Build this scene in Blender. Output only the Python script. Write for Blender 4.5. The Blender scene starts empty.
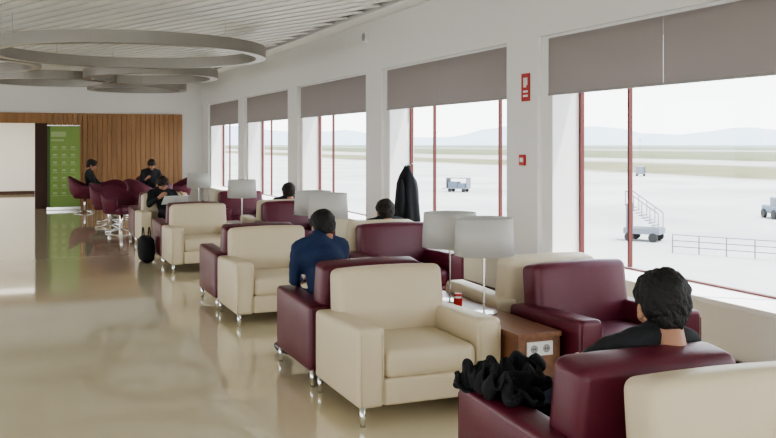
import bpy, bmesh, math, random
from mathutils import Vector, Matrix, noise
random.seed(4)
S=bpy.context.scene
COL=S.collection
H=1.55
# ---------------------------------------------------------------- materials
def mat(name,col,rough=0.5,metal=0.0,bump=0.0,bscale=200.0,var=0.0,vscale=3.0,coat=0.0,spec=0.5,trans=0.0):
    m=bpy.data.materials.new(name); m.use_nodes=True
    nt=m.node_tree; b=nt.nodes['Principled BSDF']
    b.inputs['Base Color'].default_value=(*col,1); b.inputs['Roughness'].default_value=rough
    b.inputs['Metallic'].default_value=metal
    b.inputs['Coat Weight'].default_value=coat
    b.inputs['Specular IOR Level'].default_value=spec
    tc=nt.nodes.new('ShaderNodeTexCoord')
    if bump>0:
        n=nt.nodes.new('ShaderNodeTexNoise'); n.inputs['Scale'].default_value=bscale; n.inputs['Detail'].default_value=3
        bp=nt.nodes.new('ShaderNodeBump'); bp.inputs['Strength'].default_value=bump; bp.inputs['Distance'].default_value=0.01
        nt.links.new(tc.outputs['Object'],n.inputs['Vector']); nt.links.new(n.outputs['Fac'],bp.inputs['Height']); nt.links.new(bp.outputs['Normal'],b.inputs['Normal'])
    if var>0:
        n=nt.nodes.new('ShaderNodeTexNoise'); n.inputs['Scale'].default_value=vscale; n.inputs['Detail'].default_value=4
        mx=nt.nodes.new('ShaderNodeMix'); mx.data_type='RGBA'
        mx.inputs['A'].default_value=(*[c*(1-var) for c in col],1); mx.inputs['B'].default_value=(*[min(1,c*(1+var)) for c in col],1)
        nt.links.new(tc.outputs['Object'],n.inputs['Vector']); nt.links.new(n.outputs['Fac'],mx.inputs['Factor']); nt.links.new(mx.outputs['Result'],b.inputs['Base Color'])
    if trans>0:
        tr=nt.nodes.new('ShaderNodeBsdfTranslucent'); tr.inputs['Color'].default_value=(*col,1)
        ms=nt.nodes.new('ShaderNodeMixShader'); ms.inputs['Fac'].default_value=trans
        out=nt.nodes['Material Output']
        nt.links.new(b.outputs[0],ms.inputs[1]); nt.links.new(tr.outputs[0],ms.inputs[2]); nt.links.new(ms.outputs[0],out.inputs['Surface'])
    return m
M={}
M['floor']=mat('polished_floor',(0.80,0.71,0.50),0.085,coat=0.6,var=0.03,vscale=0.8,bump=0.008,bscale=2.5)
M['wall']=mat('white_paint',(0.83,0.82,0.80),0.7,bump=0.03,bscale=80)
M['ceilvoid']=mat('ceiling_void',(0.10,0.10,0.10),0.9)
M['slat']=mat('white_slat',(0.84,0.83,0.80),0.5)
M['ring']=mat('brushed_metal_band',(0.34,0.32,0.29),0.35,0.7,bump=0.05,bscale=60)
M['beige']=mat('beige_leather',(0.66,0.565,0.40),0.42,bump=0.12,bscale=140,var=0.05,vscale=4)
M['burg']=mat('burgundy_leather',(0.108,0.011,0.027),0.36,bump=0.12,bscale=140,var=0.15,vscale=4)
M['chrome']=mat('chrome',(0.75,0.75,0.75),0.18,1.0)
M['shade']=mat('lamp_shade_fabric',(0.72,0.71,0.68),0.8,trans=0.35,bump=0.05,bscale=300)
M['blind']=mat('blind_fabric',(0.44,0.40,0.385),0.85,trans=0.36,bump=0.05,bscale=400)
M['blindbar']=mat('blind_bar',(0.35,0.33,0.32),0.5)
M['frame']=mat('window_frame_red',(0.12,0.022,0.018),0.45)
M['sill']=mat('sill_white',(0.8,0.79,0.76),0.4)
M['black']=mat('black_cloth',(0.010,0.010,0.013),0.85,bump=0.3,bscale=60)
M['darkgrey']=mat('charcoal_cloth',(0.016,0.017,0.02),0.85,bump=0.2,bscale=60)
M['blue']=mat('navy_cloth',(0.012,0.028,0.085),0.8,bump=0.3,bscale=50)
M['jean']=mat('denim',(0.03,0.04,0.07),0.85,bump=0.2,bscale=90)
M['skin']=mat('skin',(0.44,0.23,0.15),0.5,var=0.06,vscale=20)
M['hair']=mat('black_hair',(0.006,0.005,0.005),0.6,bump=0.6,bscale=120)
M['hairbr']=mat('brown_hair',(0.016,0.010,0.007),0.6,bump=0.5,bscale=120)
M['eye']=mat('eye_white',(0.8,0.8,0.8),0.2)
M['pupil']=mat('pupil',(0.01,0.01,0.01),0.2)
M['lip']=mat('lip',(0.35,0.12,0.10),0.5)
M['shoe']=mat('shoe',(0.02,0.018,0.016),0.35)
M['paper']=mat('newsprint',(0.72,0.71,0.67),0.9,var=0.15,vscale=60)
M['red']=mat('sign_red',(0.45,0.018,0.013),0.4)
M['white']=mat('white_plastic',(0.8,0.8,0.78),0.35)
M['green']=mat('banner_green',(0.24,0.36,0.10),0.6,var=0.08,vscale=3)
M['greenl']=mat('banner_print',(0.40,0.50,0.25),0.6)
M['greend']=mat('banner_dark_print',(0.07,0.14,0.04),0.6)
M['darkwood']=mat('dark_wood_trim',(0.06,0.025,0.018),0.5)
M['maroon']=mat('maroon_upholstery',(0.11,0.010,0.030),0.6,bump=0.1,bscale=200)
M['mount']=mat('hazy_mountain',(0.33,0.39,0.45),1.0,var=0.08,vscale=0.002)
M['gse']=mat('ground_equipment_grey',(0.17,0.185,0.21),0.6)
M['gseb']=mat('ground_equipment_blue',(0.12,0.15,0.20),0.5)
M['rubber']=mat('rubber',(0.03,0.03,0.03),0.8)
M['whiteveh']=mat('vehicle_white',(0.6,0.6,0.6),0.4)
def woodmat(name,c1,c2,scale,axis='Z',rough=0.4,slats=0):
    m=bpy.data.materials.new(name); m.use_nodes=True; nt=m.node_tree; b=nt.nodes['Principled BSDF']
    tc=nt.nodes.new('ShaderNodeTexCoord'); mp=nt.nodes.new('ShaderNodeMapping')
    sc={'Z':(scale,scale,scale*0.06),'Y':(scale,scale*0.06,scale),'X':(scale*0.06,scale,scale)}[axis]
    mp.inputs['Scale'].default_value=sc
    n=nt.nodes.new('ShaderNodeTexNoise'); n.inputs['Scale'].default_value=1.0; n.inputs['Detail'].default_value=6; n.inputs['Distortion'].default_value=0.6
    r=nt.nodes.new('ShaderNodeValToRGB'); r.color_ramp.elements[0].position=0.35; r.color_ramp.elements[1].position=0.65
    r.color_ramp.elements[0].color=(*c1,1); r.color_ramp.elements[1].color=(*c2,1)
    nt.links.new(tc.outputs['Object'],mp.inputs['Vector']); nt.links.new(mp.outputs[0],n.inputs['Vector']); nt.links.new(n.outputs['Fac'],r.inputs['Fac']); nt.links.new(r.outputs['Color'],b.inputs['Base Color'])
    b.inputs['Roughness'].default_value=rough
    return m
M['tablewood']=woodmat('cherry_wood',(0.17,0.075,0.042),(0.25,0.115,0.062),18,'Y',0.32)
M['panelwood']=woodmat('oak_panel',(0.32,0.165,0.07),(0.41,0.22,0.10),14,'Z',0.45)
# apron ground
m=bpy.data.materials.new('airfield_ground'); m.use_nodes=True; nt=m.node_tree; b=nt.nodes['Principled BSDF']; b.inputs['Roughness'].default_value=0.95
b.inputs['Specular IOR Level'].default_value=0.1
tc=nt.nodes.new('ShaderNodeTexCoord'); sx=nt.nodes.new('ShaderNodeSeparateXYZ'); nt.links.new(tc.outputs['Object'],sx.inputs[0])
nz=nt.nodes.new('ShaderNodeTexNoise'); nz.inputs['Scale'].default_value=0.006; nz.inputs['Detail'].default_value=5; nt.links.new(tc.outputs['Object'],nz.inputs['Vector'])
ad=nt.nodes.new('ShaderNodeMath'); ad.operation='MULTIPLY_ADD'; ad.inputs[1].default_value=90; nt.links.new(nz.outputs['Fac'],ad.inputs[0]); nt.links.new(sx.outputs['X'],ad.inputs[2])
dv=nt.nodes.new('ShaderNodeMath'); dv.operation='DIVIDE'; dv.inputs[1].default_value=2000; nt.links.new(ad.outputs[0],dv.inputs[0])
r=nt.nodes.new('ShaderNodeValToRGB'); cr=r.color_ramp; cr.interpolation='LINEAR'
c0=(0.40,0.39,0.375)
stops=[(0.0,c0),(0.085,c0),(0.09,(0.15,0.145,0.08)),(0.115,(0.16,0.155,0.09)),(0.12,(0.34,0.33,0.30)),(0.15,(0.34,0.33,0.30)),(0.155,(0.12,0.135,0.07)),(0.30,(0.15,0.16,0.10)),(0.32,(0.30,0.30,0.27)),(0.36,(0.30,0.30,0.27)),(0.38,(0.15,0.17,0.12)),(1.0,(0.23,0.26,0.24))]
cr.elements[0].position=stops[0][0]; cr.elements[0].color=(*stops[0][1],1); cr.elements[1].position=1.0; cr.elements[1].color=(*stops[-1][1],1)
for p,c in stops[1:-1]:
    e=cr.elements.new(p); e.color=(*c,1)
nz2=nt.nodes.new('ShaderNodeTexNoise'); nz2.inputs['Scale'].default_value=0.05; nz2.inputs['Detail'].default_value=6; nt.links.new(tc.outputs['Object'],nz2.inputs['Vector'])
mr=nt.nodes.new('ShaderNodeMapRange'); mr.inputs['From Min'].default_value=.35; mr.inputs['From Max'].default_value=.65; mr.inputs['To Min'].default_value=.78; mr.inputs['To Max'].default_value=1.05; nt.links.new(nz2.outputs['Fac'],mr.inputs['Value'])
vm=nt.nodes.new('ShaderNodeVectorMath'); vm.operation='SCALE'; nt.links.new(r.outputs['Color'],vm.inputs[0]); nt.links.new(mr.outputs[0],vm.inputs['Scale'])
nt.links.new(dv.outputs[0],r.inputs['Fac']); nt.links.new(vm.outputs[0],b.inputs['Base Color']); M['ground']=m
# glass
m=bpy.data.materials.new('window_glass'); m.use_nodes=True; nt=m.node_tree; nt.nodes.remove(nt.nodes['Principled BSDF'])
tr=nt.nodes.new('ShaderNodeBsdfTransparent'); tr.inputs['Color'].default_value=(0.96,0.98,0.97,1)
gl=nt.nodes.new('ShaderNodeBsdfGlossy'); gl.inputs['Roughness'].default_value=0.02
ms=nt.nodes.new('ShaderNodeMixShader'); ms.inputs[0].default_value=.05; nt.links.new(tr.outputs[0],ms.inputs[1]); nt.links.new(gl.outputs[0],ms.inputs[2]); nt.links.new(ms.outputs[0],nt.nodes['Material Output'].inputs['Surface']); M['glass']=m

# ---------------------------------------------------------------- helpers
def obj_from_bm(name,bm,mats,smooth=False,parent=None):
    me=bpy.data.meshes.new(name); bmesh.ops.recalc_face_normals(bm,faces=bm.faces[:]); bm.to_mesh(me); bm.free()
    for k in mats: me.materials.append(M[k])
    if smooth:
        for p in me.polygons: p.use_smooth=True
    o=bpy.data.objects.new(name,me); COL.objects.link(o)
    if parent: o.parent=parent
    return o
def box(bm,x0,x1,y0,y1,z0,z1,mi=0):
    v=[bm.verts.new(p) for p in [(x0,y0,z0),(x1,y0,z0),(x1,y1,z0),(x0,y1,z0),(x0,y0,z1),(x1,y0,z1),(x1,y1,z1),(x0,y1,z1)]]
    for idx in [(0,3,2,1),(4,5,6,7),(0,1,5,4),(1,2,6,5),(2,3,7,6),(3,0,4,7)]:
        f=bm.faces.new([v[i] for i in idx]); f.material_index=mi
    return v
def cyl(bm,p0,p1,r0,r1=None,seg=20,mi=0,caps=True):
    r1=r0 if r1 is None else r1
    p0=Vector(p0);p1=Vector(p1);d=p1-p0
    q=d.to_track_quat('Z','Y').to_matrix().to_4x4()
    res=bmesh.ops.create_cone(bm,cap_ends=caps,cap_tris=False,segments=seg,radius1=max(r0,1e-4),radius2=max(r1,1e-4),depth=d.length,matrix=Matrix.Translation((p0+p1)/2)@q)
    fs=set(f for v in res['verts'] for f in v.link_faces)
    for f in fs: f.material_index=mi
    return res['verts']
def ell(bm,c,r,rot=None,mi=0,u=20,v=12):
    mt=Matrix.Translation(Vector(c))@(rot.to_4x4() if rot else Matrix.Identity(4))@Matrix.Diagonal((r[0],r[1],r[2],1))
    res=bmesh.ops.create_uvsphere(bm,u_segments=u,v_segments=v,radius=1,matrix=mt)
    for f in set(f for vv in res['verts'] for f in vv.link_faces): f.material_index=mi
    return res['verts']
def softbox(bm,c,s,r,mat4=None,puff=(0,0,0),mi=0,n=4,shape=None):
    hx=[s[0]/2,s[1]/2,s[2]/2]
    cs=[]
    for h in hx:
        rr=min(r,h*0.98)
        l=[-h,-h+0.25*rr,-h+0.6*rr,-h+rr]
        inner=[(-h+rr)+(2*(h-rr))*i/n for i in range(1,n)]
        l=l+inner+[h-rr,h-0.6*rr,h-0.25*rr,h]; cs.append(l)
    N=len(cs[0])-1; vd={}
    def V(i,j,k):
        key=(i,j,k)
        if key in vd: return vd[key]
        p=[cs[0][i],cs[1][j],cs[2][k]]
        q=[max(-(hx[a]-min(r,hx[a]*.98)),min(hx[a]-min(r,hx[a]*.98),p[a])) for a in range(3)]
        d=Vector([p[a]-q[a] for a in range(3)])
        if d.length>1e-9:
            d.normalize()
            P=Vector(q)+Vector([d[a]*min(r,hx[a]*.98) for a in range(3)])
        else: P=Vector(p)
        u=[P[a]/hx[a] for a in range(3)]
        for a in range(3):
            if puff[a]:
                b_,c_=[t for t in range(3) if t!=a]
                P[a]+=puff[a]*u[a]*(1-u[b_]**2)*(1-u[c_]**2)
        if shape: P=shape(P,u)
        P=P+Vector(c) if mat4 is None else mat4@(P)+Vector(c)
        vd[key]=bm.verts.new(P); return vd[key]
    def quad(a,b_,c_,d_):
        f=bm.faces.new((V(*a),V(*b_),V(*c_),V(*d_))); f.material_index=mi; f.smooth=True
    for i in range(N):
        for j in range(N):
            quad((i,j,0),(i,j+1,0),(i+1,j+1,0),(i+1,j,0)); quad((i,j,N),(i+1,j,N),(i+1,j+1,N),(i,j+1,N))
            quad((i,0,j),(i+1,0,j),(i+1,0,j+1),(i,0,j+1)); quad((i,N,j),(i,N,j+1),(i+1,N,j+1),(i+1,N,j))
            quad((0,i,j),(0,i,j+1),(0,i+1,j+1),(0,i+1,j)); quad((N,i,j),(N,i+1,j),(N,i+1,j+1),(N,i,j+1))
def boxobj(name,boxes,mats,parent=None,bevel=0):
    bm=bmesh.new()
    for b in boxes: box(bm,*b[:6],mi=(b[6] if len(b)>6 else 0))
    o=obj_from_bm(name,bm,mats,parent=parent)
    if bevel:
        md=o.modifiers.new('bev','BEVEL'); md.width=bevel; md.segments=2
    return o
def empty(name,loc=(0,0,0),rz=0):
    e=bpy.data.objects.new(name,None); e.location=loc; e.rotation_euler=(0,0,rz); e.empty_display_size=0.2; COL.objects.link(e); return e

# ---------------------------------------------------------------- armchair mesh
CW=.885; CD=.80
def make_chair_mesh(name,leather):
    W,D=CW,CD; bm=bmesh.new()
    aw=.155
    def armshape(P,u):
        P=P.copy(); 
        if u[2]>0: P.z-=.012*u[1]
        return P
    for s in (-1,1):
        softbox(bm,(s*(W/2-aw/2),.0,.315),(aw,D-.02,.43),.028,puff=(.006,.004,.008),shape=armshape)
    softbox(bm,(0,-.02,.18),(W-2*aw+.01,D-.06,.15),.02)
    softbox(bm,(0,-.09,.325),(W-2*aw-.004,D-.20,.155),.045,puff=(0,.012,.022))
    rot=Matrix.Rotation(math.radians(-7),3,'X')
    def backshape(P,u):
        P=P.copy(); P.x*=1.0-.02*(u[2]+1)/2; return P
    softbox(bm,(0,D/2-.135,.462),(W-.17,.20,.635),.045,mat4=rot,puff=(.006,.02,.012),shape=backshape)
    softbox(bm,(0,D/2-.065,.30),(W-.2,.10,.38),.02)
    for s in (-1,1):
        for yy in (-D/2+.012,):
            cyl(bm,(s*(W/2-aw+.012),yy-.006,.12),(s*(W/2-aw+.012),yy-.006,.50),.0035,seg=6)
            cyl(bm,(s*(W/2-.012),yy-.006,.12),(s*(W/2-.012),yy-.006,.50),.0035,seg=6)
    for sx in (-1,1):
        for sy in (-1,1):
            x,y=sx*(W/2-.03),sy*(D/2-.03)
            cyl(bm,(x,y,0),(x,y,.115),.015,.017,16,mi=1)
    me=bpy.data.meshes.new(name); bmesh.ops.recalc_face_normals(bm,faces=bm.faces[:]); bm.to_mesh(me); bm.free()
    me.materials.append(M[leather]); me.materials.append(M['chrome'])
    for p in me.polygons: p.use_smooth=True
    return me
CH={'beige':make_chair_mesh('beige_leather_armchair','beige'),'burg':make_chair_mesh('burgundy_leather_armchair','burg')}
cnt={'beige':0,'burg':0}
def chair(kind,xl,y0,facing,rz=0):
    nm={'beige':'beige_leather_armchair','burg':'burgundy_leather_armchair'}[kind]
    if cnt[kind]: nm+='.%03d'%cnt[kind]
    cnt[kind]+=1
    o=bpy.data.objects.new(nm,CH[kind]); COL.objects.link(o)
    o.location=(xl+CW/2,y0+CD/2,0); o.rotation_euler=(0,0,(0 if facing<0 else math.pi)+rz)
    return o
XA=1.725; XB=2.95
seatB=chair('burg',XA-.01,2.60,1,-.02)
# ---- jacket: real cloth settled on the chair arm (done first, while the scene is small)
def make_jacket():
    try:
        seatB.modifiers.new('c','COLLISION'); seatB.collision.thickness_outer=.006
        nx,ny=44,52; bm=bmesh.new(); g=[]
        for i in range(nx+1):
            r_=[]
            for j in range(ny+1):
                u=i/nx-.5; v=j/ny-.5
                z=.665+.036*math.sin(v*28+3*math.sin(u*7))+.034*math.sin(u*22+4*v+1)+.02*noise.noise(Vector((u*9,v*9,2)))
                x=u*.38+.03*math.sin(v*11); y=v*.60+.02*math.sin(u*13)
                r_.append(bm.verts.new((1.79+x,3.155+y,z)))
            g.append(r_)
        for i in range(nx):
            for j in range(ny): bm.faces.new((g[i][j],g[i+1][j],g[i+1][j+1],g[i][j+1]))
        o=obj_from_bm('draped_black_jacket',bm,['black'],smooth=True)
        c=o.modifiers.new('cl','CLOTH'); st=c.settings; st.quality=7; st.mass=.4; st.tension_stiffness=25; st.compression_stiffness=25; st.bending_stiffness=3; st.air_damping=2
        c.collision_settings.distance_min=.008; c.collision_settings.use_self_collision=True; c.collision_settings.self_distance_min=.008
        c.point_cache.frame_start=1; c.point_cache.frame_end=40
        for f in range(1,36): S.frame_set(f)
        dg=bpy.context.evaluated_depsgraph_get(); me=bpy.data.meshes.new_from_object(o.evaluated_get(dg))
        o.modifiers.clear(); o.data=me
        sd=o.modifiers.new('s','SOLIDIFY'); sd.thickness=.014; sd.offset=1
        sb=o.modifiers.new('b','SUBSURF'); sb.levels=1; sb.render_levels=1
        for p in me.polygons: p.use_smooth=True
        seatB.modifiers.clear()
        S.frame_set(1)
    except Exception as ex:
        print('jacket fail',ex)
make_jacket()

# ---------------------------------------------------------------- room
XW=4.46; XG=4.76; CZ=3.2; YE=23.2; XL=-8.0; YB=-5.0
boxobj('floor',[(XL-0.3,XG+.05,YB-.3,30.2,-0.3,0)],['floor'])
opens=[(6.9+3.8*k-3.04,6.9+3.8*k) for k in range(-2,5)]
bx=[(XW,XG+.04,YB-.3,YE+.2,-0.3,0.46),(XW,XG+.04,YB-.3,YE+.2,2.45,CZ+.4)]
prev=YB-.3
for a,b_ in opens:
    bx.append((XW,XG+.04,prev,a,0.46,2.45)); prev=b_
    bx.append((XW-.045,XW+.01,b_+.18,b_+.74,0,2.53))
bx.append((XW,XG+.04,prev,YE+.2,0.46,2.45))
bx.append((XW-.045,XW+.01,YB-.3,YE,2.53,CZ+.3))
boxobj('wall_right',bx,['wall'])
for i,(a,b_) in enumerate(opens):
    e=empty('window_%d'%(i+1),((XG),(a+b_)/2,1.45)); hw=(b_-a)/2
    t=.028
    fb=[(-.02,.02,-hw,-hw+t,-.95,1.0),(-.02,.02,hw-t,hw,-.95,1.0),(-.02,.02,-hw,hw,-.95,-.935),(-.02,.02,-hw,hw,.97,1.0),
        (-.018,.018,-hw+.70,-hw+.722,-.93,.98),(-.018,.018,hw-.722,hw-.70,-.93,.98)]
    boxobj('frame',fb,['frame'],e)
    bm=bmesh.new(); bm.faces.new([bm.verts.new(p) for p in ((0,-hw+.02,-.93),(0,hw-.02,-.93),(0,hw-.02,.98),(0,-hw+.02,.98))]); obj_from_bm('glass_pane',bm,['glass'],parent=e)
    s=empty('roller_blind' if i==0 else 'roller_blind.%03d'%i,(XW-.022,(a+b_)/2,0))
    for sg,(p,q) in enumerate([(-hw-.03,-.003),(.003,hw+.03)]):
        boxobj('fabric_%d'%sg,[(-.002,.002,p,q,2.0,2.50)],['blind'],s)
        boxobj('bottom_bar_%d'%sg,[(-.008,.008,p,q,1.985,2.005)],['blindbar'],s)
boxobj('trim_1',[(XW-.10,XG-.04,YB,YE,.46,.50)],['sill'],bevel=.005)
boxobj('baseboard_right',[(XW-.02,XW,YB,YE,0,.10)],['darkwood'])
def fill_winwall(name,fixed0,fixed1,a0,a1,axis):  # out-of-view room walls; window openings added to let in sky fill light
    bx=[]
    def add(lo,hi,z0,z1):
        bx.append((fixed0,fixed1,lo,hi,z0,z1) if axis=='Y' else (lo,hi,fixed0,fixed1,z0,z1))
    add(a0,a1,0,.5); add(a0,a1,2.75,CZ+.4)
    p=a0
    while p<a1:
        add(p,min(p+.6,a1),.5,2.75); p+=3.8
    boxobj(name,bx,['wall'])
fill_winwall('wall_left',XL-.3,XL,YB,30,'Y')
fill_winwall('wall_back',YB-.3,YB,XL,XG,'X')
boxobj('wall_front',[(XL,XW,YE,YE+.2,2.3,CZ+.4),(3.95,XW,YE,YE+.2,0,2.3),(.44,3.95,YE,YE+.2,0,2.3),(XL,.44,YE,YE+.2,2.05,2.3)],['wall'])
bm=bmesh.new(); x=.72
while x<3.93:
    box(bm,x,min(x+.105,3.95),YE-.05,YE,0,2.3); x+=.115
box(bm,XL,.72,YE-.05,YE,2.05,2.3)
obj_from_bm('trim_2',bm,['panelwood'])
boxobj('door_1',[(.44,.72,YE-.07,YE-.001,0,2.049)],['darkwood'],bevel=.005)
boxobj('wall_corridor',[(XL,XG,30,30.2,0,3.0)],['wall'])
boxobj('baseboard_corridor',[(XL,XG,29.97,30,0,.10)],['darkwood'])
boxobj('wall_corridor_side',[(3.0,3.2,YE+.2,30,0,3.0)],['wall'])
# ceiling
boxobj('ceiling',[(XL-.3,XG+.04,YB-.3,YE+.2,CZ+.35,CZ+.45,1),(4.10,XW,YB,YE,CZ-.0,CZ+.03,0),(4.08,4.10,YB,YE,CZ-.02,CZ+.2,0),(XL-.3,XG,YE+.2,30.2,2.7,2.8,0)],['wall','ceilvoid'])
bm=bmesh.new(); ph=math.radians(22.5); d=Vector((-math.sin(ph),math.cos(ph))); nrm=Vector((d.y,-d.x))
x0,x1,y0,y1=XL,3.98,YB,YE
t=-20.0
while t<25:
    o=nrm*t; lo,hi=-1e9,1e9
    for a,(mn,mxx) in enumerate(((x0,x1),(y0,y1))):
        ta=(mn-o[a])/d[a]; tb=(mxx-o[a])/d[a]; lo=max(lo,min(ta,tb)); hi=min(hi,max(ta,tb))
    if hi-lo>.3:
        w=.080; vs=[]
        for z in (CZ,CZ+.02):
            for s_,u in ((lo,-w),(hi,-w),(hi,w),(lo,w)):
                p=o+d*s_+nrm*u; vs.append(bm.verts.new((p.x,p.y,z)))
        for idx in [(0,3,2,1),(4,5,6,7),(0,1,5,4),(1,2,6,5),(2,3,7,6),(3,0,4,7)]: bm.faces.new([vs[i] for i in idx])
    t+=.22
obj_from_bm('ceiling_slats',bm,['slat'])
def ring(i,x,y,rx,ry,rot,z0=2.78,hh=.16):
    e=empty('suspended_ceiling_ring' if i==0 else 'suspended_ceiling_ring.%03d'%i,(x,y,0),rot)
    bm=bmesh.new(); n=72; L=[]
    for k in range(n):
        a=2*math.pi*k/n; c,s=math.cos(a),math.sin(a)
        L.append([bm.verts.new(((rx+o_)*c,(ry+o_)*s,z)) for o_,z in ((0,z0),(0,z0+hh),(-.14,z0+hh),(-.14,z0))])
    for k in range(n):
        A,B=L[k],L[(k+1)%n]
        for j in range(4): bm.faces.new((A[j],B[j],B[(j+1)%4],A[(j+1)%4]))
    obj_from_bm('band',bm,['ring'],parent=e)
    bm=bmesh.new()
    for a in (0.5,2.1,3.7,5.3):
        cyl(bm,((rx-.07)*math.cos(a),(ry-.07)*math.sin(a),z0+hh),((rx-.07)*math.cos(a),(ry-.07)*math.sin(a),CZ+.35),.006,seg=8)
    obj_from_bm('hangers',bm,['chrome'],parent=e)
ring(0,1.52,13.2,1.9,1.9,0); ring(1,2.38,17.5,1.2,1.5,.2); ring(2,.7,19.3,1.3,1.3,0); ring(3,2.6,21.3,1.1,1.2,0); ring(4,-1.2,15.6,1.6,1.6,0)

# signs, speaker
e=empty('fire_extinguisher_sign',(XW-.046,7.28,2.08))
boxobj('plate',[(-.006,0,-.075,.075,-.13,.13)],['red'],e)
boxobj('pictogram',[(-.009,-.006,-.015,.035,.0,.09),(-.009,-.006,-.035,-.02,.02,.09),(-.009,-.006,-.04,.04,-.05,-.03),(-.009,-.006,-.04,.04,-.09,-.07)],['white'],e)
e=empty('call_point_sign',(XW-.046,7.33,1.40))
boxobj('plate',[(-.02,0,-.05,.05,-.05,.05)],['red'],e,bevel=.004)
boxobj('label',[(-.022,-.02,-.03,.03,-.02,.02)],['white'],e)
bm=bmesh.new(); cyl(bm,(0,0,0),(-.05,0,0),.085,.075,32); cyl(bm,(-.05,0,0),(-.056,0,0),.055,.05,32,mi=1)
o=obj_from_bm('wall_speaker',bm,['white','blindbar']); o.location=(XW-.045,11.4,3.0)

# ---------------------------------------------------------------- banner
e=empty('rollup_banner',(1.06,22.5,0))
boxobj('panel',[(-.36,.36,-.006,.006,.08,1.98)],['green'],e)
boxobj('base',[(-.38,.38,-.1,.1,0,.08),(-.37,.37,-.015,.015,1.97,2.0)],['chrome'],e,bevel=.01)
pb=[(-.28,.05,-.009,-.006,1.72,1.84,0),(-.28,-.0,-.009,-.006,1.62,1.66,0)]
for r_ in range(7):
    for c_ in range(3):
        x=-.24+c_*.2; z=1.45-r_*.18
        pb.append((x,x+.09,-.009,-.006,z,z+.05,0)); pb.append((x-.02,x+.12,-.009,-.006,z-.04,z-.025,0))
pb.append((-.36,-.30,-.009,-.006,.08,1.98,1))
boxobj('print',pb,['greenl','greend'],e)

chair('beige',XA+.05,1.70,-1,-.05)
chair('beige',XA+.002,4.57,-1); chair('burg',XA,5.46,1)
chair('beige',XA,7.50,-1); chair('burg',XA,8.38,1)
chair('beige',XA,10.92,-1); chair('burg',XA,11.77,1)
chair('beige',XA,13.70,-1); chair('burg',XA,14.55,1)
chair('burg',XB+.01,4.30,-1,.02); chair('beige',XB,5.22,1)
chair('burg',XB,7.40,-1); chair('beige',XB,8.25,1)
chair('burg',XB,11.0,-1); chair('beige',XB,11.85,1)
chair('burg',XB,13.8,-1); chair('beige',XB,14.65,1)
chair('beige',XB+.05,1.35,1)

# ---------------------------------------------------------------- side tables
def table(i,y0,y1):
    x0,x1=2.625,2.92; e=empty('wooden_side_table' if i==0 else 'wooden_side_table.%03d'%i,((x0+x1)/2,(y0+y1)/2,0))
    hx,hy=(x1-x0)/2,(y1-y0)/2
    boxobj('top',[(-hx,hx,-hy,hy,.44,.47)],['tablewood'],e,bevel=.003)
    boxobj('carcass',[(-hx+.008,hx-.008,-hy+.008,hy-.008,.05,.44)],['tablewood'],e,bevel=.002)
    boxobj('plinth',[(-hx+.03,hx-.03,-hy+.04,hy-.04,0,.05)],['darkwood'],e)
    boxobj('socket_plate',[(-.085,.085,-hy-.004,-hy+.008,.34,.42)],['white'],e,bevel=.003)
    bm=bmesh.new()
    for s in (-1,1):
        cyl(bm,(s*.041,-hy-.001,.38),(s*.041,-hy-.0055,.38),.024,.024,24,mi=0)
        cyl(bm,(s*.041-.008,-hy-.005,.38),(s*.041-.008,-hy-.0065,.38),.004,.004,10,mi=1); cyl(bm,(s*.041+.008,-hy-.005,.38),(s*.041+.008,-hy-.0065,.38),.004,.004,10,mi=1)
    obj_from_bm('sockets',bm,['blindbar','pupil'],parent=e)
for i,(a,b_) in enumerate([(4.42,6.3),(7.5,9.15),(10.95,12.6),(13.9,15.5)]): table(i,a,b_)
nl=0
def lamp(x,y,z=.47):
    global nl
    e=empty('table_lamp' if nl==0 else 'table_lamp.%03d'%nl,(x,y,z)); nl+=1
    bm=bmesh.new(); cyl(bm,(0,0,0),(0,0,.012),.085,.085,40); cyl(bm,(0,0,.012),(0,0,.018),.083,.02,40); cyl(bm,(0,0,.012),(0,0,.40),.007,.007,12); cyl(bm,(0,0,.36),(0,0,.42),.018,.018,16)
    for a in range(3):
        t=a*2.094; cyl(bm,(0,0,.57),(.175*math.cos(t),.175*math.sin(t),.57),.002,.002,6)
    cyl(bm,(0,0,.40),(0,0,.575),.003,.003,6)
    obj_from_bm('stand',bm,['chrome'],parent=e,smooth=False)
    bm=bmesh.new(); n=48; R=[]
    for r_,z_ in ((.192,.375),(.180,.61),(.177,.61),(.189,.375)):
        R.append([bm.verts.new((r_*math.cos(2*math.pi*k/n),r_*math.sin(2*math.pi*k/n),z_)) for k in range(n)])
    for j in range(4):
        A,B=R[j],R[(j+1)%4]
        for k in range(n): bm.faces.new((A[k],A[(k+1)%n],B[(k+1)%n],B[k]))
    o=obj_from_bm('shade',bm,['shade'],parent=e,smooth=True)
for y in (5.06,5.55,8.15,8.62,11.68,14.7): lamp(2.76,y)
bm=bmesh.new(); cyl(bm,(0,0,0),(0,0,.065),.028,.03,24); cyl(bm,(0,0,.065),(0,0,.078),.022,.022,24,mi=1); cyl(bm,(0,0,.078),(0,0,.095),.027,.025,24)
o=obj_from_bm('red_jar',bm,['red','white']); o.location=(2.70,5.31,.47)

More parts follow.
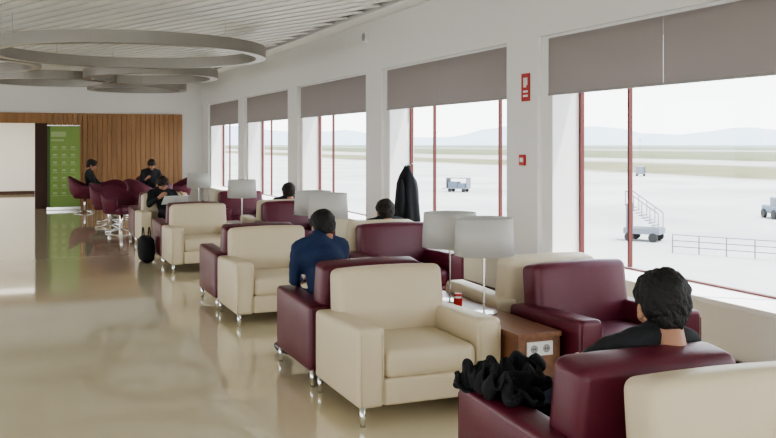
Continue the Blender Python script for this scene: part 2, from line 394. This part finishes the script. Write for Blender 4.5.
# ---------------------------------------------------------------- coat on stand
e=empty('coat_stand_with_coat',(4.08,9.28,0))
bm=bmesh.new(); cyl(bm,(0,0,0),(0,0,1.78),.014,.014,14); cyl(bm,(0,0,0),(0,0,.02),.17,.16,32)
for a in range(4):
    t=a*math.pi/2+.4; cyl(bm,(0,0,1.28),(.09*math.cos(t),.09*math.sin(t),1.33),.007,.007,8)
obj_from_bm('pole',bm,['chrome'],parent=e)
bm=bmesh.new(); n=40; prof=[(1.30,.025),(1.25,.05),(1.18,.09),(1.09,.12),(.96,.13),(.82,.14),(.70,.15),(.62,.14),(.60,.08)]
R=[]
for z,r_ in prof:
    R.append([bm.verts.new(((r_*(1+.16*math.sin(7*2*math.pi*k/n+z*3)*(1.4-z)))*math.cos(2*math.pi*k/n)*.95,(r_*(1+.16*math.sin(7*2*math.pi*k/n+z*3)*(1.4-z)))*math.sin(2*math.pi*k/n)*1.1,z+.02*math.sin(3*2*math.pi*k/n))) for k in range(n)])
for j in range(len(R)-1):
    for k in range(n): bm.faces.new((R[j][k],R[j][(k+1)%n],R[j+1][(k+1)%n],R[j+1][k]))
bm.faces.new(R[0]); bm.faces.new(R[-1][::-1])
ell(bm,(.12,.06,.90),(.05,.05,.26)); ell(bm,(-.11,-.08,.92),(.05,.05,.24))
obj_from_bm('coat',bm,['black'],parent=e,smooth=True)

# ---------------------------------------------------------------- people
def caps(bm,p0,r0,p1,r1):
    ell(bm,p0,(r0,)*3,u=14,v=8); ell(bm,p1,(r1,)*3,u=14,v=8); cyl(bm,p0,p1,r0,r1,14)
def remesh(bm,vox,smooth=6,fac=.6):
    me=bpy.data.meshes.new('tmp'); bmesh.ops.recalc_face_normals(bm,faces=bm.faces[:]); bm.to_mesh(me); bm.free()
    o=bpy.data.objects.new('tmp',me); COL.objects.link(o)
    r=o.modifiers.new('r','REMESH'); r.mode='VOXEL'; r.voxel_size=vox
    s=o.modifiers.new('s','SMOOTH'); s.iterations=smooth; s.factor=fac
    dg=bpy.context.evaluated_depsgraph_get(); dg.update()
    res=bpy.data.meshes.new_from_object(o.evaluated_get(dg)); bpy.data.objects.remove(o); bpy.data.meshes.remove(me)
    for p in res.polygons: p.use_smooth=True
    return res
def put(name,me,mats,parent,mw=None):
    me.materials.clear()
    for k in mats: me.materials.append(M[k])
    o=bpy.data.objects.new(name,me); COL.objects.link(o); o.parent=parent
    if mw is not None: o.matrix_local=mw
    return o
def make_head_meshes():
    bm=bmesh.new()
    ell(bm,(0,-.012,.03),(.076,.096,.088)); ell(bm,(0,.03,-.045),(.056,.062,.068)); ell(bm,(0,.052,-.088),(.03,.028,.024))
    caps(bm,(0,.086,.012),.008,(0,.106,-.022),.013); ell(bm,(.012,.098,-.026),(.009,.01,.008)); ell(bm,(-.012,.098,-.026),(.009,.01,.008))
    for s in (-1,1):
        ell(bm,(s*.081,-.008,-.012),(.011,.021,.031)); ell(bm,(s*.045,.055,-.02),(.025,.028,.024)); caps(bm,(s*.015,.083,.03),.008,(s*.05,.07,.032),.007)
    caps(bm,(0,-.03,-.05),.050,(0,-.045,-.15),.052)
    h=remesh(bm,.006,4,.5)
    bm=bmesh.new()
    ell(bm,(0,-.02,.045),(.094,.112,.090)); ell(bm,(0,-.05,.005),(.089,.074,.080)); ell(bm,(0,-.068,-.045),(.060,.040,.045)); ell(bm,(0,.045,.10),(.062,.045,.03))
    hr=remesh(bm,.005,4,.5)
    for v in hr.vertices:
        p=v.co; sw=Vector((p.x*60+p.z*40,p.y*60+p.x*30,p.z*22))
        k=noise.noise(p*22)*.006+noise.noise(sw)*.006+noise.noise(Vector((p.x*150,p.y*150,p.z*50)))*.003; v.co=p+v.normal*k
    return h,hr
HEAD,HAIR=make_head_meshes()
def hand_mesh(side):
    bm=bmesh.new()
    ell(bm,(0,.045,0),(.040,.052,.015)); caps(bm,(0,-.03,0),.025,(0,.02,0),.027)
    for i,(x,L) in enumerate(((-.030,.060),(-.010,.072),(.010,.068),(.030,.054))):
        p=Vector((x,.085,0)); ang=0.25
        for j,f in enumerate((.45,.32,.23)):
            q=p+Vector((x*.12,math.cos(ang),-math.sin(ang)))*L*f*1.1
            caps(bm,p,.0088-j*.0008,q,.0080-j*.0008); p=q; ang+=.45
    s=side; p=Vector((s*.030,.02,-.003)); q=Vector((s*.058,.055,-.018)); r=Vector((s*.060,.085,-.032))
    caps(bm,p,.014,q,.0105); caps(bm,q,.0105,r,.0085)
    return remesh(bm,.0042,2,.4)
HAND={1:hand_mesh(-1),-1:hand_mesh(1)}
def person(name,loc,rz,lean=35,top='black',legs='jean',hair='hair',hpitch=-20,arms='lap',hyaw=0,tilt=0,hoff=(0,.03,.13),scale=1.0,side=0,glasses=False,short=False,hs=1.0,vox=.018,dz=0):
    e=empty(name,(loc[0],loc[1],dz),rz); e.scale=(scale,)*3
    L=math.radians(lean); d=Vector((math.sin(math.radians(side)),-math.sin(L),math.cos(L))).normalized()
    P=Vector((0,0,.475)); R=Matrix.Rotation(L,3,'X')
    ab=P+d*.18; ch=P+d*.34; nk=P+d*.50+Vector((0,.02,0)); hc=nk+Vector(hoff)
    segs=[]
    bm=bmesh.new()
    ell(bm,P,(.175,.13,.105)); ell(bm,ab,(.148,.115,.16),R); ell(bm,ch,(.17,.115,.17),R)
    segs+= [(P,ab,.14,'t'),(ab,ch,.14,'t')]
    sh={}
    for s in (-1,1):
        sp=ch+d*.075+Vector((s*.175,.0,0)); sh[s]=sp
        caps(bm,ch+d*.125+Vector((s*.03,0,0)),.062,sp,.062); segs.append((ch+d*.125,sp,.062,'t'))
    caps(bm,ch+d*.12,.075,nk+d*-.01,.060); segs.append((ch+d*.05,ch+d*.19,.09,'t'))
    caps(bm,nk-d*.03,.054,hc+Vector((0,-.03,-.07)),.052); segs.append((nk+d*.05,hc,.05,'s'))
    hands=[]
    for s in (-1,1):
        if arms=='lap': el=Vector((s*.27,sh[s].y+.16,.64)); wr=Vector((s*.07,el.y+.20,.66))
        elif arms=='read': el=Vector((s*.26,sh[s].y+.14,.62)); wr=Vector((s*.19,el.y+.21,.74))
        elif arms=='forward': el=Vector((s*.20,sh[s].y+.02,.63)); wr=Vector((s*.06,el.y+.22,.60))
        caps(bm,sh[s],.060,el,.045); segs.append((sh[s],el.lerp(sh[s],.35) if short else el,.052,'t'))
        mid=el.lerp(wr,.5); caps(bm,el,.045,mid,.040); caps(bm,mid,.040,wr,.029)
        if short: segs.append((el.lerp(sh[s],.25),el,.05,'s')); segs.append((el,wr,.04,'s'))
        else:
            cuff=el.lerp(wr,.9); segs.append((el,cuff,.04,'t')); segs.append((cuff+(wr-cuff)*.2,wr,.03,'s'))
        hands.append((s,el,wr))
        hp=Vector((s*.095,.02,.475)); kn=Vector((s*.13,.47,.485)); an=Vector((s*.125,.50,.10-dz)); to=Vector((s*.14,.655,.045-dz)); he=Vector((s*.125,.46,.045-dz))
        caps(bm,hp,.088,kn,.062); caps(bm,kn,.060,kn.lerp(an,.4),.055); caps(bm,kn.lerp(an,.4),.055,an,.040)
        caps(bm,he,.040,to,.034); caps(bm,an,.04,he,.042)
        segs+= [(hp,kn,.075,'l'),(kn,an,.05,'l'),(he,to,.045,'f')]
    me=remesh(bm,vox,5,.5)
    for v in me.vertices:
        p=v.co; v.co=p+v.normal*(noise.noise(p*9)*.010+noise.noise(Vector((p.x*14,p.y*14,p.z*34)))*.006)
    mi={'t':0,'l':1,'s':2,'f':3}
    me.materials.clear()
    idx=[]
    for pl in me.polygons:
        c=pl.center; best=1e9; bi=0
        for a,b_,r,t in segs:
            ab_=b_-a; u=max(0,min(1,(c-a).dot(ab_)/max(ab_.length_squared,1e-9))); dd=(c-(a+ab_*u)).length-r
            if dd<best: best=dd; bi=mi[t]
        idx.append(bi)
    o=put('body',me,[top,legs,'skin','shoe'],e)
    for i,pl in enumerate(me.polygons): pl.material_index=idx[i]
    hm=Matrix.Translation(hc)@Matrix.Rotation(math.radians(hyaw),4,'Z')@Matrix.Rotation(math.radians(tilt),4,'Y')@Matrix.Rotation(math.radians(hpitch),4,'X')@Matrix.Scale(hs,4)
    put('head',HEAD.copy(),['skin'],e,hm); put('hair',HAIR.copy(),[hair],e,hm)
    bm=bmesh.new()
    for s in (-1,1):
        ell(bm,(s*.031,.079,.012),(.013,.009,.007),mi=0,u=12,v=8); ell(bm,(s*.031,.0865,.012),(.006,.003,.006),mi=1,u=10,v=6)
        ell(bm,(s*.033,.088,.032),(.018,.005,.004),mi=2,u=10,v=6)
        if glasses:
            for k in range(16):
                a0=2*math.pi*k/16; a1=2*math.pi*(k+1)/16
                cyl(bm,(s*.033+.024*math.cos(a0),.102,.010+.018*math.sin(a0)),(s*.033+.024*math.cos(a1),.102,.010+.018*math.sin(a1)),.002,.002,5,mi=1)
            cyl(bm,(s*.057,.102,.012),(s*.08,.0,.012),.002,.002,5,mi=1)
    ell(bm,(0,.091,-.052),(.022,.006,.006),mi=3,u=12,v=6)
    o=obj_from_bm('face_details',bm,['eye','pupil',hair,'lip'],smooth=True,parent=e); o.matrix_local=hm
    for s,el,wr in hands:
        dr=(wr-el).normalized(); up=Vector((0,0,1)); xx=dr.cross(up).normalized(); zz=xx.cross(dr)
        mt=Matrix(((xx.x,dr.x,zz.x,wr.x),(xx.y,dr.y,zz.y,wr.y),(xx.z,dr.z,zz.z,wr.z),(0,0,0,1)))
        if arms=='read': mt=mt@Matrix.Rotation(s*1.2,4,'Y')
        put('hand_left' if s<0 else 'hand_right',HAND[s].copy(),['skin'],e,mt)
    return e,hands
person('seated_man_in_black_tshirt',(2.28,3.13),-.04,lean=41,top='darkgrey',hair='hair',arms='lap',hpitch=-18,hyaw=-14,hoff=(.055,.04,.085),side=3,short=True,hs=1.12,vox=.014,dz=-.03)
person('seated_man_in_blue_jacket',(2.01,5.93),.10,lean=-20,top='blue',hair='hair',arms='forward',hpitch=-30,hoff=(.06,.05,.05),scale=.95)
person('seated_man_by_window',(3.49,8.80),0,lean=46,top='black',hair='hairbr',arms='lap',hpitch=-20,hoff=(0,.04,.06),dz=-.03)
person('seated_traveller_by_window',(3.52,12.40),0,lean=44,top='darkgrey',hair='hairbr',arms='lap',hpitch=-20,hoff=(0,.04,.06),dz=-.02)
e,hd=person('seated_man_reading_newspaper',(2.18,14.02),math.pi+.25,lean=42,top='black',legs='darkgrey',hair='hairbr',arms='read',hpitch=-16,hoff=(0,.05,.07),glasses=True)
w=hd[1][2]; bm=bmesh.new(); n=10; A=[];B=[]
for k in range(n+1):
    x=-.20+.40*k/n; yy=w.y+.06+.05*(abs(x)/.24); A.append(bm.verts.new((x,yy,.64))); B.append(bm.verts.new((x,yy+.12,.77)))
for k in range(n): bm.faces.new((A[k],A[k+1],B[k+1],B[k]))
o=obj_from_bm('newspaper',bm,['paper'],parent=e); sd=o.modifiers.new('s','SOLIDIFY'); sd.thickness=.003
person('seated_man_in_dark_suit',(1.60,21.3),-math.pi/2-.2,lean=8,top='darkgrey',legs='black',hair='hairbr',arms='lap',hpitch=-20,hoff=(0,.05,.10))
person('seated_man_in_black_sweater',(2.95,21.7),math.pi+.1,lean=0,top='black',legs='black',hair='hairbr',arms='read',hpitch=-22,hoff=(0,.06,.08))

bm=bmesh.new(); softbox(bm,(0,0,.17),(.16,.36,.32),.05,puff=(.03,.01,.01))
for s in (-1,1):
    P0=None
    for k in range(13):
        a=math.pi*k/12; p=(s*.04,.10*math.cos(a),.32+.13*math.sin(a))
        if P0: cyl(bm,P0,p,.008,.008,8)
        P0=p
o=obj_from_bm('black_handbag',bm,['black'],smooth=True); o.location=(1.60,12.2,0)

# ---------------------------------------------------------------- tub chairs
nt_=0
def tub(x,y,rz):
    global nt_
    bm=bmesh.new(); n=36; rings=[]
    for k in range(n+1):
        a=math.radians(-125+250*k/n); c=math.cos(a); s=math.sin(a)
        top=.62+.20*max(0,c)**1.2; ro=.31
        rings.append([bm.verts.new(p) for p in [(s*.24,c*.22,.36),(s*ro,c*.29,.42),(s*(ro+.03),c*.33,.55),(s*(ro+.04),c*.36,top),(s*(ro+.01),c*.33,top+.01),(s*(ro-.03),c*.28,.55),(s*.22,c*.20,.44)]])
    for k in range(n):
        A,B=rings[k],rings[k+1]
        for j in range(7): bm.faces.new((A[j],B[j],B[(j+1)%7],A[(j+1)%7]))
    bm.faces.new(rings[0]); bm.faces.new(rings[-1][::-1])
    softbox(bm,(0,-.03,.40),(.52,.50,.13),.06,puff=(0,0,.015))
    cyl(bm,(0,0,.04),(0,0,.36),.022,.022,16,mi=1)
    for k in range(4):
        a=math.pi/4+k*math.pi/2; cyl(bm,(0,0,.06),(.28*math.cos(a),.28*math.sin(a),.015),.014,.012,10,mi=1)
    nm='maroon_tub_chair'+('' if nt_==0 else '.%03d'%nt_); nt_+=1
    o=obj_from_bm(nm,bm,['maroon','chrome'],smooth=True); o.location=(x,y,0); o.rotation_euler=(0,0,rz); return o
for x,y,r_ in ((1.72,16.3,.6),(1.62,17.5,1.2),(2.35,17.0,-2.2),(1.75,18.7,-.4),(2.4,19.4,2.4),(1.45,21.3,math.pi/2-.2),(2.95,21.85,.1),(3.3,20.2,-1.4)): tub(x,y,r_)
bm=bmesh.new(); cyl(bm,(0,0,.70),(0,0,.725),.32,.32,40); cyl(bm,(0,0,.02),(0,0,.70),.025,.025,16,mi=1); cyl(bm,(0,0,0),(0,0,.02),.2,.19,32,mi=1)
o=obj_from_bm('round_cafe_table',bm,['darkwood','chrome']); o.location=(2.15,20.6,0)

# ---------------------------------------------------------------- outside
GZ=-5.0
bm=bmesh.new(); bmesh.ops.create_grid(bm,x_segments=1,y_segments=1,size=9000); o=obj_from_bm('airfield_ground',bm,['ground']); o.location=(0,0,GZ)
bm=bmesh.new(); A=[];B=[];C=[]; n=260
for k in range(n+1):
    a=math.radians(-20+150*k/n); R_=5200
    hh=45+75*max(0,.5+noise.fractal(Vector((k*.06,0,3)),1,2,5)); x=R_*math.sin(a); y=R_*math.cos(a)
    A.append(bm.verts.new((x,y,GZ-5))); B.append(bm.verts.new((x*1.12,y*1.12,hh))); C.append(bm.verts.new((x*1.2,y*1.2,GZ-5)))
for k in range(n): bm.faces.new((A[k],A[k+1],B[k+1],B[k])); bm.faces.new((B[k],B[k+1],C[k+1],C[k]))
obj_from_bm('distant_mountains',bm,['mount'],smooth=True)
def wheels(bm,xs,ys,z,r,mi):
    for x in xs:
        for y in ys: cyl(bm,(x,y-.12,z),(x,y+.12,z),r,r,18,mi=mi)
def bagcart(x,y,rz,i):
    bm=bmesh.new(); box(bm,-1.5,1.5,-.8,.8,.45,.6); box(bm,-1.5,-1.42,-.8,.8,.6,1.9); box(bm,1.42,1.5,-.8,.8,.6,1.9); box(bm,-1.5,1.5,-.8,.8,1.85,1.95)
    box(bm,-1.3,-.2,-.7,.7,.6,1.2,1); box(bm,-.1,1.3,-.6,.6,.6,1.4,1); cyl(bm,(1.5,0,.5),(2.4,0,.4),.05,.05,8)
    wheels(bm,(-1.0,1.0),(-.7,.7),.25,.25,2)
    o=obj_from_bm('baggage_cart'+('' if i==0 else '.%03d'%i),bm,['gse','gseb','rubber']); o.location=(x,y,GZ); o.rotation_euler=(0,0,rz)
bagcart(56,110,2.3,0); bagcart(118,150,.8,1)
bm=bmesh.new(); box(bm,-1.2,1.2,-.8,.8,.5,.9)
for k in range(10): box(bm,-1.1+.22*k,-1.1+.22*k+.24,-.6,.6,.9+.16*k,.96+.16*k,0)
for s in (-.62,.62):
    cyl(bm,(-1.1,s,1.9),(1.1,s,3.4),.04,.04,8)
    for k in range(5): cyl(bm,(-1.1+.55*k,s,.9+.37*k),(-1.1+.55*k,s,1.9+.37*k),.03,.03,8)
    cyl(bm,(1.0,s,.9),(1.0,s,2.5),.07,.07,8)
wheels(bm,(-.8,.8),(-.8,.8),.3,.3,1)
o=obj_from_bm('passenger_boarding_stairs',bm,['gse','rubber']); o.location=(39.4,49.7,GZ); o.rotation_euler=(0,0,2.2)
bm=bmesh.new(); softbox(bm,(0,0,.8),(3.2,1.6,.7),.15); softbox(bm,(-.5,0,1.5),(1.2,1.4,.8),.12,mi=1); wheels(bm,(-1,1),(-.8,.8),.4,.4,2)
o=obj_from_bm('airport_tug',bm,['gseb','gse','rubber']); o.location=(62,60,GZ); o.rotation_euler=(0,0,1.2)
bm=bmesh.new()
for k in range(6):
    y=-4+1.6*k; cyl(bm,(0,y,0),(0,y,1.1),.04,.04,8)
for z in (.4,.75,1.1): cyl(bm,(0,-4,z),(0,4,z),.028,.028,8)
o=obj_from_bm('apron_barrier_rail',bm,['gse']); o.location=(38.5,40,GZ); o.rotation_euler=(0,0,.5)
for i,(x,y) in enumerate(((210,190),(330,420),(260,90))):
    bm=bmesh.new(); cyl(bm,(0,0,0),(0,0,9),.18,.1,10); box(bm,-.7,.7,-.2,.2,8.8,9.2); o=obj_from_bm('light_mast'+('' if i==0 else '.%03d'%i),bm,['gse']); o.location=(x,y,GZ)
bm=bmesh.new(); box(bm,-60,60,-15,15,0,7); box(bm,-40,-10,-16,-15,0,5,1); box(bm,10,40,-16,-15,0,5,1)
v0=[bm.verts.new(p) for p in ((-60,-15,7),(60,-15,7),(60,0,10),(-60,0,10),(60,15,7),(-60,15,7))]
bm.faces.new((v0[0],v0[1],v0[2],v0[3])); bm.faces.new((v0[3],v0[2],v0[4],v0[5])); bm.faces.new((v0[1],v0[4],v0[2])); bm.faces.new((v0[0],v0[3],v0[5]))
o=obj_from_bm('distant_hangar',bm,['whiteveh','gse']); o.location=(1100,700,GZ); o.rotation_euler=(0,0,-1.0)

# ---------------------------------------------------------------- light
w=bpy.data.worlds.new('sky'); S.world=w; w.use_nodes=True; nt=w.node_tree; bg=nt.nodes['Background']
tc=nt.nodes.new('ShaderNodeTexCoord'); sp=nt.nodes.new('ShaderNodeSeparateXYZ'); nt.links.new(tc.outputs['Generated'],sp.inputs[0])
r=nt.nodes.new('ShaderNodeValToRGB'); r.color_ramp.elements[0].position=0.0; r.color_ramp.elements[0].color=(.94,.94,.94,1); r.color_ramp.elements[1].position=.7; r.color_ramp.elements[1].color=(.70,.80,.95,1)
e_=r.color_ramp.elements.new(.12); e_.color=(.88,.91,.95,1)
nt.links.new(sp.outputs['Z'],r.inputs['Fac']); nt.links.new(r.outputs['Color'],bg.inputs['Color']); bg.inputs['Strength'].default_value=3.7
L=bpy.data.lights.new('sun','SUN'); L.energy=7.0; L.angle=.01; L.color=(1,.96,.89); so=bpy.data.objects.new('sun',L); COL.objects.link(so)
dv_=Vector((-.28,.22,-1.0)); so.rotation_euler=dv_.to_track_quat('-Z','Y').to_euler()
L=bpy.data.lights.new('corridor_fill_light','AREA'); L.shape='RECTANGLE'; L.size=6; L.size_y=3; L.energy=80; L.color=(1,.96,.9); lo=bpy.data.objects.new('corridor_fill_light',L); lo.location=(-1.5,27,2.68); COL.objects.link(lo)  # unseen area light added to brighten the corridor wall

# ---------------------------------------------------------------- camera
cam=bpy.data.cameras.new('camera'); co=bpy.data.objects.new('camera',cam); COL.objects.link(co); S.camera=co
cam.sensor_width=36; cam.lens=900/776*36; cam.shift_y=-(219-144)/776; cam.clip_end=20000; cam.clip_start=.05
co.location=(0,0,H); co.rotation_euler=(math.pi/2,0,-math.atan(373/900))
S.view_settings.view_transform='AgX'; S.view_settings.look='AgX - Medium High Contrast'; S.view_settings.exposure=0.45
